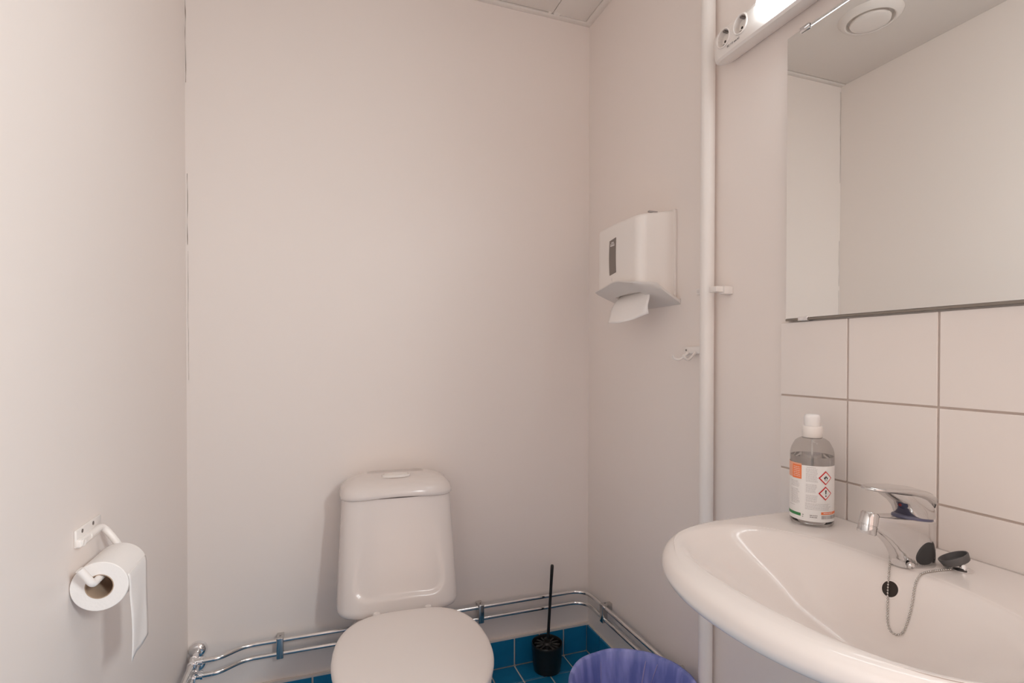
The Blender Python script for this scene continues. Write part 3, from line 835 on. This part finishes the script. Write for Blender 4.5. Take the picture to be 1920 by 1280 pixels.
SINK_KEYS = [scaled(0.655, 0.26), scaled(0.668, 0.38), scaled(0.700, 0.55), scaled(0.740, 0.71), scaled(0.772, 0.83), outer(0.793, 0.036), outer(0.806, 0.010), outer(0.818, 0.001), outer(0.829, 0.001), outer(0.838, 0.005), outer(0.8438, 0.012), O9, mid(O9, I0, 0.33, 0.8468), mid(O9, I0, 0.66, 0.8470),
    I0, mid(I0, inner(0, 0.691, 0.143, 0.154, 0.250, 2.35), 0.5, 0.8460), inner(0.8440, 0.691, 0.143, 0.154, 0.250, 2.35), inner(0.8375, 0.692, 0.135, 0.143, 0.241, 2.35), inner(0.826, 0.694, 0.127, 0.132, 0.229), inner(0.804, 0.702, 0.108, 0.114, 0.196), inner(0.772, 0.720, 0.082, 0.086, 0.142), inner(0.742, 0.734, 0.058, 0.062, 0.094), inner(0.725, 0.742, 0.036, 0.038, 0.050), inner(0.718, 0.745, 0.018, 0.018, 0.018)]
rings = smooth_rings(SINK_KEYS, 4)
for r in rings:
    for p in r: p.x = min(p.x, 0.9915)
bm = bmesh.new(); add_loft(bm, [[p - so for p in r] for r in rings])
basin = from_bm('basin', bm, M['china'], sk_, sharp=180)
lathe('drain_ring', [(0.021, 0.0), (0.0225, 0.002), (0.019, 0.0035), (0.016, 0.0025), (0.012, 0.001)], Vector((0.745, 0.57, 0.7158)) - so, (0, 0, 1), M['chrome'], sk_, 28)
# overflow hole in the back slope; a dark disc paints the shade inside
OV = Vector((0.8209, 0.5629, 0.8159)); ON = Vector((-0.917, 0.007, 0.399)).normalized()
lathe('overflow_hole', [(0.0160, -0.004), (0.0146, 0.0004), (0.0130, 0.0010), (0.0118, 0.0004)], OV - so, ON, M['china'], sk_, 28, cap0=False, cap1=False)
lathe('overflow_dark', [(0.0126, 0.0005), (0.0001, 0.0005)], OV - so, ON, M['hole'], sk_, 28, cap0=False, cap1=False)

# ================================================================== mixer tap
fo = Vector((0.8835, 0.5705, 0.8466))
fc = thing('mixer_tap', 'chrome single-lever mixer tap standing on the basin rim', 'tap', fo)
def ell_loft(name, secs, material, parent, n=2.2, NN=36, sharp=50):
    """secs: centre, u-axis half, v-axis half vectors"""
    bm = bmesh.new(); rings = []
    for c, u, v in secs:
        c, u, v = Vector(c), Vector(u), Vector(v)
        rings.append([c + u * math.copysign(abs(math.cos(t)) ** (2 / n), math.cos(t)) + v * math.copysign(abs(math.sin(t)) ** (2 / n), math.sin(t)) for t in [2 * PI * i / NN for i in range(NN)]])
    add_loft(bm, rings); return from_bm(name, bm, material, parent, sharp=sharp)
# body and spout are one casting: tilted horizontal slices, round behind, drawn out in front
XF = ((0.0, -0.036), (0.010, -0.040), (0.020, -0.047), (0.030, -0.0565), (0.038, -0.067), (0.044, -0.077), (0.050, -0.088), (0.055, -0.096), (0.060, -0.099), (0.0715, -0.100))
def xfront(z):
    for (a, xa), (b_, xb) in zip(XF[:-1], XF[1:]):
        if z <= b_: return xa + (xb - xa) * (z - a) / (b_ - a)
    return XF[-1][1]
def flank(x, z):
    xf = xfront(z); wt = 0.0185 - 0.0045 * min(1, z / 0.06)
    if x >= 0: return 0.0275 * math.sqrt(max(0, 1 - (x / 0.031) ** 2))
    q = min(1, x / xf); return (0.0275 + (wt - 0.0275) * q) * (1 - q * q) ** 0.25
def tap_slice(z, k=0.0):
    xf = xfront(z); wt = 0.0185 - 0.0045 * min(1, z / 0.06); out = []
    for i in range(72):
        t = 2 * PI * i / 72; c, q = math.cos(t), math.sin(t)
        if c >= 0: x, y = (0.031 - k) * c, (0.0275 - k) * q
        else: x, y = (xf + k) * -c, math.copysign((0.0275 + (wt - 0.0275) * -c - k) * abs(q) ** 0.5, q)
        if z < 0.012: x *= 1 + 0.10 * (1 - z / 0.012) ** 2
        out.append(Vector((x, y, z - x * 0.139 * z / 0.0715)))
    return out
bm = bmesh.new()
add_loft(bm, [tap_slice(0.0), tap_slice(0.003)] + [tap_slice(0.006 + 0.0025 * q) for q in range(26)] + [tap_slice(0.0700, 0.0006), tap_slice(0.0711, 0.0018), tap_slice(0.0715, 0.0040)])
from_bm('tap_body', bm, M['tapchrome'], fc, sharp=60)
ad = Vector((-0.26, 0.0, -0.965)).normalized()
lathe('aerator', [(0.0100, -0.0165), (0.0122, -0.0140), (0.0128, 0.002), (0.0122, 0.0026), (0.0122, 0.0038), (0.0128, 0.0044), (0.0128, 0.0150), (0.0118, 0.0165), (0.0100, 0.0165), (0.0094, 0.0135), (0.001, 0.0135)], (-0.1005, 0, 0.0735), ad, M['tapchrome'], fc, 32, cap1=False)
# everything above the joint leans back a little
HP = Vector((0.0005, 0, 0.0715)); HR = Matrix.Rotation(math.radians(8), 3, 'Y')
def hv(c): return HP + HR @ (Vector(c) - HP)
def hs(c, u, v): return (hv(c), HR @ Vector(u), HR @ Vector(v))
ell_loft('joint_ring', [hs((-0.003, 0, 0.0700), (0.0315, 0, 0), (0, 0.0245, 0)), hs((-0.003, 0, 0.0740), (0.0305, 0, 0), (0, 0.0238, 0)), hs((-0.001, 0, 0.0752), (0.027, 0, 0), (0, 0.0225, 0))], M['bluegrey'], fc)['label'] = 'joint ring coloured dark for a reflection'
ell_loft('head', [hs((0.001, 0, 0.0748), (0.0270, 0, 0), (0, 0.0242, 0)), hs((0.001, 0, 0.0780), (0.0285, 0, 0), (0, 0.0252, 0)), hs((-0.003, 0, 0.0860), (0.0310, 0, 0), (0, 0.0250, 0)), hs((-0.012, 0, 0.0950), (0.0370, 0, 0), (0, 0.0240, 0)), hs((-0.024, 0, 0.1030), (0.0460, 0, 0), (0, 0.0228, 0)), hs((-0.030, 0, 0.1085), (0.0500, 0, 0), (0, 0.0205, 0))], M['tapchrome'], fc, 2.4)
lv = []
for x, zc, hz, hy in ((0.0215, 0.0935, 0.006, 0.012), (0.0205, 0.0965, 0.0085, 0.0190), (0.016, 0.1030, 0.0085, 0.0235), (0.004, 0.1085, 0.0080, 0.0250), (-0.018, 0.1120, 0.0072, 0.0250), (-0.043, 0.1135, 0.0062, 0.0242), (-0.068, 0.1135, 0.0052, 0.0230), (-0.090, 0.1128, 0.0044, 0.0205), (-0.103, 0.1120, 0.0036, 0.0165), (-0.1105, 0.1115, 0.0028, 0.0098), (-0.1130, 0.1112, 0.0012, 0.0030)):
    lv.append(hs((x, 0, zc), (0, hy, 0), (0, 0, hz)))
ell_loft('lever', lv, M['tapchrome'], fc, 2.6)
tm = (-0.0425, -0.0100, 0.0920)
lathe('temperature_mark', [(0.0066, -0.002), (0.0066, 0.0010), (0.005, 0.0016), (0.0001, 0.0018)], hv(tm), (-0.86, -0.36, -0.36), mat('dark_blue_dot', (0.02, 0.025, 0.06), 0.2), fc, 20, cap1=False)['label'] = 'dark red and blue dot'
lathe('hot_half', [(0.0028, 0.0), (0.0028, 0.0016), (0.0001, 0.0019)], hv((tm[0] - 0.0012, tm[1] + 0.0026, tm[2])), (-0.86, -0.36, -0.36), mat('dark_red_dot', (0.16, 0.02, 0.02), 0.2), fc, 16, cap1=False)
# dark oval cap on the flank of the foot
bm = bmesh.new(); rings = []
for k, d in ((1.0, -0.003), (1.0, 0.0006), (0.92, 0.0014), (0.60, 0.0015), (0.02, 0.0015)):
    ring = []
    for i in range(36):
        t = 2 * PI * i / 36
        a = 0.0150 * math.cos(t) * k; h = 0.0175 * math.sin(t) * k
        a *= 1 - 0.14 * math.sin(t); a += 0.003 * math.sin(t)
        x, z = -0.0085 + a, 0.0235 + h
        ring.append(Vector((x, -flank(x, z) - d, z)))
    rings.append(ring)
add_loft(bm, rings, False, True)
from_bm('side_cap', bm, M['rubber'], fc, sharp=50)['label'] = 'dark grey oval cap'
lathe('chain_eye', [(0.004, 0), (0.0052, 0.002), (0.0052, 0.007), (0.003, 0.009)], (-0.0335, -0.0165, 0.0070), (-0.5, -0.86, -0.05), M['tapchrome'], fc, 16)

# ================================================================== plug on its bead chain
pc = Vector((0.918, 0.5275, 0.8468))
pg = thing('basin_plug', 'grey rubber basin plug lying on the basin rim on a bead chain', 'plug', pc)
tilt = (-0.245, 0.38, 0.89)
lathe('plug_cup', [(0.006, 0.0045), (0.0165, 0.0050), (0.0182, 0.0062), (0.0204, 0.0155), (0.0200, 0.0166), (0.0183, 0.0163), (0.0168, 0.0085), (0.001, 0.0080)], (0.001, -0.001, 0.0048), tilt, M['greyplug'], pg, 40, cap1=False)
lathe('plug_foot', [(0.0120, 0.0002), (0.0130, 0.0014), (0.0105, 0.0026), (0.0050, 0.0036), (0.0045, 0.010)], (0.003, -0.0055, 0.0), (0, 0, 1), M['chrome'], pg, 32)
# hangs from the tap foot over the rim, down the back slope of the bowl and up again to the plug
CHAIN_PATH = [(0.8575, 0.5868, 0.8555), (0.8404, 0.5772, 0.844), (0.8328, 0.573, 0.8379), (0.8258, 0.5687, 0.8293), (0.8186, 0.5645, 0.8153), (0.8141, 0.5618, 0.8046), (0.8094, 0.5588, 0.7902), (0.805, 0.556, 0.7759), (0.8021, 0.5524, 0.7668), (0.8002, 0.5471, 0.7615), (0.7993, 0.5404, 0.7608), (0.7994, 0.5351, 0.763), (0.8005, 0.5305, 0.7682), (0.8037, 0.5282, 0.7783), (0.8082, 0.5268, 0.7924), (0.8147, 0.5267, 0.8103), (0.8223, 0.5294, 0.8256), (0.8318, 0.5323, 0.8379), (0.8436, 0.5339, 0.846), (0.8576, 0.5337, 0.8484), (0.8755, 0.5321, 0.8486), (0.8927, 0.5299, 0.8487), (0.9034, 0.5283, 0.8487)]
def resample(pts, step):
    out = [Vector(pts[0])]; acc = 0.0
    for a, b_ in zip(pts[:-1], pts[1:]):
        a, b_ = Vector(a), Vector(b_); L = (b_ - a).length; pos = step - acc
        while pos <= L:
            out.append(a + (b_ - a) * (pos / L)); pos += step
        acc = L - (pos - step)
    return out
beads = resample(catmull(CHAIN_PATH, 10), 0.0042)
bm = bmesh.new()
for p in beads:
    bmesh.ops.create_icosphere(bm, subdivisions=1, radius=0.00185, matrix=Matrix.Translation(p - pc))
add_tube(bm, [p - pc for p in beads], 0.00055, 5)
o = from_bm('bead_chain', bm, M['steel'], pg); o['kind'] = 'stuff'
lathe('chain_end', [(0.0022, 0), (0.0030, 0.001), (0.0030, 0.0095), (0.002, 0.0105)], beads[0] - pc + Vector((0, 0, 0.003)), (0, 0, -1), M['steel'], pg, 14)

# ================================================================== bottle of hand gel on the basin
RBt = 0.0385
bo = Vector((0.909, 0.7775, 0.8466))
bt = thing('gel_bottle', 'clear hand gel bottle with white pump collar and hazard label on the basin', 'bottle', bo)
zz = lambda z: z - bo.z
prof = [(0.030, 0.0), (0.0360, 0.0006), (0.0382, 0.004), (RBt, 0.010), (RBt, 0.134), (0.0380, 0.140), (0.0362, 0.148), (0.0330, 0.155), (0.0295, 0.1615), (0.0235, 0.1660), (0.0180, 0.1685), (0.0160, 0.1695), (0.0150, 0.1705)]
lathe('bottle_body', prof, (0, 0, 0), (0, 0, 1), M['clear'], bt, 64, 80, cap1=False)
lp = [(0.028, 0.0030), (0.0345, 0.0036), (0.0368, 0.007), (RBt - 0.0012, 0.012), (RBt - 0.0012, 0.1335), (0.0001, 0.1335)]
lathe('gel', lp, (0, 0, 0), (0, 0, 1), M['liquid'], bt, 64, 60, cap1=False)
lathe('neck_ring', [(0.0166, 0.1672), (0.0170, 0.1680), (0.0170, 0.1690)], (0, 0, 0), (0, 0, 1), M['midprint'], bt, 48, 40)
lathe('pump_collar', [(0.0172, 0.1690), (0.0180, 0.1700), (0.0180, 0.1895), (0.0172, 0.1908), (0.0130, 0.1910)], (0, 0, 0), (0, 0, 1), M['wplastic'], bt, 48, 40)
lathe('pump_cap', [(0.0135, 0.1910), (0.0140, 0.1920), (0.0145, 0.2030), (0.0146, 0.2060), (0.0140, 0.2110), (0.0115, 0.2135), (0.006, 0.2142), (0.0001, 0.2143)], (0, 0, 0), (0, 0, 1), M['clearcap'], bt, 40, 60, cap1=False)
tube('dip_tube', [(0, 0, 0.19), (0.001, 0, 0.10), (0.004, 0, 0.012)], 0.0017, M['clearcap'], bt, 10)
# the label: everything on it is a thin print lying on the cylinder
DC = Vector((-0.76, -0.65, 0)).normalized(); DR = Vector((0.65, -0.76, 0)).normalized()
def lab(a, z, off): return (DC * math.cos(a) + DR * math.sin(a)) * (RBt + off) + Vector((0, 0, z))
def ang(px): return math.asin(max(-1, min(1, (px - 1523.0) / 39.5)))
def zy(y): return 0.9652 - (y - 871.0) * 0.001032 - bo.z
def add_patch(bm, a0, a1, z0, z1, off):
    n = max(1, int(abs(a1 - a0) / 0.09)); prev = None
    for i in range(n + 1):
        a = a0 + (a1 - a0) * i / n
        v = (bm.verts.new(lab(a, z0, off)), bm.verts.new(lab(a, z1, off)))
        if prev: bm.faces.new((prev[0], v[0], v[1], prev[1]))
        prev = v
def add_poly(bm, pts, off):
    """pts: (angle, z); fan from the centroid so that it follows the curve"""
    ca = sum(p[0] for p in pts) / len(pts); cz_ = sum(p[1] for p in pts) / len(pts)
    c = bm.verts.new(lab(ca, cz_, off)); vs = [bm.verts.new(lab(a, z, off)) for a, z in pts]
    for i in range(len(vs)): bm.faces.new((c, vs[i], vs[(i + 1) % len(vs)]))
def patch(name, px0, px1, y0, y1, off, material, parent):
    bm = bmesh.new(); add_patch(bm, ang(px0), ang(px1), zy(y1), zy(y0), off)
    return from_bm(name, bm, material, parent)
bm = bmesh.new(); add_patch(bm, -2.25, math.radians(80), zy(975), zy(871.5), 0.0003)
lb = from_bm('bottle_label', bm, M['label'], bt); lb['label'] = 'white printed label with hazard diamonds'
bm = bmesh.new(); add_patch(bm, -2.0, ang(1505.5), zy(897), zy(869), 0.0005); from_bm('orange_panel', bm, M['paleorange'], lb)
bm = bmesh.new(); add_patch(bm, ang(1490), ang(1505.5), zy(898), zy(872), 0.0006); from_bm('orange_panel', bm, M['orange'], lb)
bm = bmesh.new(); add_patch(bm, -1.9, ang(1504.5), zy(967.5), zy(962), 0.0006); from_bm('green_band', bm, M['green'], lb)
patch('orange_band', 1539, 1562, 956, 960.8, 0.0006, M['orange'], lb)
# fine print: rows of small broken strokes
bm = bmesh.new(); rr = random.Random(11)
def text_rows(px0, px1, y0, y1, step, hgt, ragged=0.0, off=0.0006):
    y = y0
    while y < y1:
        x = px0; end = px1 - rr.uniform(0, ragged)
        while x < end:
            L = rr.uniform(1.2, 4.5); x2 = min(x + L, end)
            if x2 - x > 0.5: add_patch(bm, ang(x), ang(x2), zy(y + hgt), zy(y), off)
            x = x2 + 0.55
        y += step
text_rows(1513, 1534, 877, 902, 2.3, 0.9, 3); text_rows(1513, 1532, 906, 922, 2.3, 0.9, 3); text_rows(1513, 1533, 926, 939, 2.3, 0.9, 2); text_rows(1512, 1559, 941, 954, 2.6, 0.9, 8)
text_rows(1488, 1503, 903, 913, 2.4, 0.9, 3); text_rows(1488, 1503, 918, 946, 2.4, 0.9, 4); text_rows(1486, 1496, 949, 951, 2.4, 0.9, 3)
text_rows(1514, 1530, 874, 875, 2.4, 1.1, 1)
o = from_bm('fine_print', bm, M['textink'], lb); o['kind'] = 'stuff'
bm = bmesh.new(); text_rows(1492, 1504, 876, 894, 3.4, 0.8, 2, 0.0008)
text_rows(1543, 1558, 957.6, 959, 3, 1.2, 1, 0.0008)
o = from_bm('pale_print', bm, M['label'], lb); o['kind'] = 'stuff'
bm = bmesh.new(); text_rows(1520, 1533, 962.5, 966.5, 3.2, 1.6, 1); text_rows(1507, 1509.5, 963, 968, 3.6, 1.6, 0)
o = from_bm('number_print', bm, M['midprint'], lb); o['kind'] = 'stuff'
bm = bmesh.new(); x = 1540.0
while x < 1561.5:
    wd = rr.choice((0.4, 0.7, 1.1, 1.5)); add_patch(bm, ang(x), ang(min(x + wd, 1561.8)), zy(969), zy(962.3), 0.0006); x += wd + rr.choice((0.5, 0.8, 1.1))
o = from_bm('barcode', bm, M['midprint'], lb); o['kind'] = 'stuff'
# hazard diamonds
def dia(cx, cy, h, s, off, material, nm, parent):
    A = ang(cx); dz = h * 0.001032 * s; da = dz / RBt * 0.97
    bm = bmesh.new(); pts = []
    for (p, q) in (((0, 1), (1, 0)), ((1, 0), (0, -1)), ((0, -1), (-1, 0)), ((-1, 0), (0, 1))):
        for k in range(5):
            t = k / 5; pts.append((A + da * (p[0] * (1 - t) + q[0] * t), zy(cy) + dz * (p[1] * (1 - t) + q[1] * t)))
    add_poly(bm, pts, off); return from_bm(nm, bm, material, parent), A
for cy, kind in ((892.8, 'flame'), (921.3, 'mark')):
    d1, A = dia(1546, cy, 13.0, 1.0, 0.0009, M['red'], 'hazard_diamond', lb)
    dia(1546, cy, 13.0, 0.80, 0.0014, M['label'], 'hazard_field', lb)
    bm = bmesh.new(); k = 0.001032; ka = k / RBt
    Pp = lambda x, y: (A + x * ka, zy(cy) + y * k)
    if kind == 'mark':
        add_poly(bm, [Pp(-1.25, 6.2), Pp(0, 6.9), Pp(1.25, 6.2), Pp(0.7, -1.2), Pp(-0.7, -1.2)], 0.0020)
        add_poly(bm, [Pp(1.25 * math.cos(t * PI / 6), -4.4 + 1.35 * math.sin(t * PI / 6)) for t in range(12)], 0.0020)
    else:
        add_poly(bm, [Pp(-2.4, -2.6), Pp(-3.4, -0.2), Pp(-2.6, 2.2), Pp(-1.4, 1.2), Pp(-0.2, 4.8), Pp(1.2, 2.2), Pp(2.6, 1.8), Pp(3.3, -0.4), Pp(2.3, -2.6)], 0.0020)
        add_patch(bm, Pp(-3, 0)[0], Pp(3, 0)[0], Pp(0, -4.7)[1], Pp(0, -4.1)[1], 0.0020)
    from_bm('hazard_symbol', bm, M['ink'], lb)
    if kind == 'flame':
        bm = bmesh.new(); add_poly(bm, [Pp(-1.2, -2.7), Pp(-1.3, -0.8), Pp(0, 1.4), Pp(1.2, -0.8), Pp(1.0, -2.7)], 0.0024); from_bm('flame_core', bm, M['label'], lb)

# ================================================================== toilet roll and its holder on the left wall
ho = Vector((XL, 1.145, 0.86))
th = thing('roll_holder', 'white toilet roll holder with bent arm screwed to the left wall', 'holder', ho)
box('holder_plate', rel((XL, 1.090, 0.8455), ho), rel((XL + 0.0045, 1.196, 0.8760), ho), M['wmetal'], th, 0.0018)
for y in (1.112, 1.158):
    lathe('screw', [(0.0035, 0.0), (0.0035, 0.0010), (0.0015, 0.0016)], rel((XL + 0.0042, y, 0.8695), ho), (1, 0, 0), M['screw'], th, 14)
lathe('plate_boss', [(0.0068, 0.0), (0.0068, 0.0014), (0.0055, 0.0020), (0.0045, 0.0014), (0.0001, 0.0014)], rel((XL + 0.0110, 1.098, 0.8530), ho), (1, 0, 0), M['wmetal'], th, 20, cap1=False)
bm = bmesh.new(); add_box(bm, rel((XL + 0.0005, 1.089, 0.8455), ho), rel((XL + 0.0115, 1.180, 0.8605), ho), 0.004, 3)
from_bm('arm_sleeve', bm, M['wmetal'], th, sharp=40)
arm = fillet([rel(p, ho) for p in ((XL + 0.0075, 1.13, 0.8540), (XL + 0.0090, 1.185, 0.8570), (XL + 0.030, 1.186, 0.826), (-0.3585, 1.188, 0.7970), (-0.3585, 1.060, 0.7970), (-0.3585, 1.046, 0.7975), (-0.3740, 1.040, 0.8260))], 0.016, 8)
tube('arm', arm, 0.0060, M['wmetal'], th, 14)
rc = Vector((-0.3575, 1.120, 0.7835))
tr = thing('toilet_roll', 'white toilet paper roll hanging on the bent arm of its holder', 'toilet paper', rc)
RR = 0.0415; HL = 0.050
lathe('paper', [(0.0205, -HL), (RR - 0.001, -HL), (RR, -HL + 0.001), (RR, HL - 0.001), (RR - 0.001, HL), (0.0205, HL)], (0, 0, 0), (0, 1, 0), M['paper'], tr, 56, 40, cap0=False, cap1=False)
lathe('core', [(0.0207, -HL), (0.0192, -HL), (0.0192, HL), (0.0207, HL)], (0, 0, 0), (0, 1, 0), M['card'], tr, 40, 40, cap0=False, cap1=False)
# loose end: leaves the roll at the room side, hangs, torn on a slant
bm = bmesh.new(); g = []
NI, NJ = 26, 10
for j in range(NJ + 1):
    c = j / NJ; y = -HL + 0.004 + (2 * HL - 0.006) * c
    Lh = 0.139 - 0.003 * math.sin(c * 7)
    col = []
    for i in range(NI + 1):
        a = i / NI
        if a < 0.3:
            t = math.radians(20) * (1 - a / 0.3)
            x, z = (RR + 0.0008) * math.cos(t), (RR + 0.0008) * math.sin(t)
        else:
            h = (a - 0.3) / 0.7 * Lh
            x = RR + 0.0008 + 0.004 * math.sin(h * 18) * (0.4 + 0.6 * math.sin(c * 5 + h * 12)) * min(1, h * 20); z = -h
        col.append(bm.verts.new(Vector((x, y, z))))
    g.append(col)
for j in range(NJ):
    for i in range(NI): bm.faces.new((g[j][i], g[j + 1][i], g[j + 1][i + 1], g[j][i + 1]))
sh = from_bm('loose_sheet', bm, M['paper'], tr, sharp=180)
sm = sh.modifiers.new('thick', 'SOLIDIFY'); sm.thickness = 0.0005
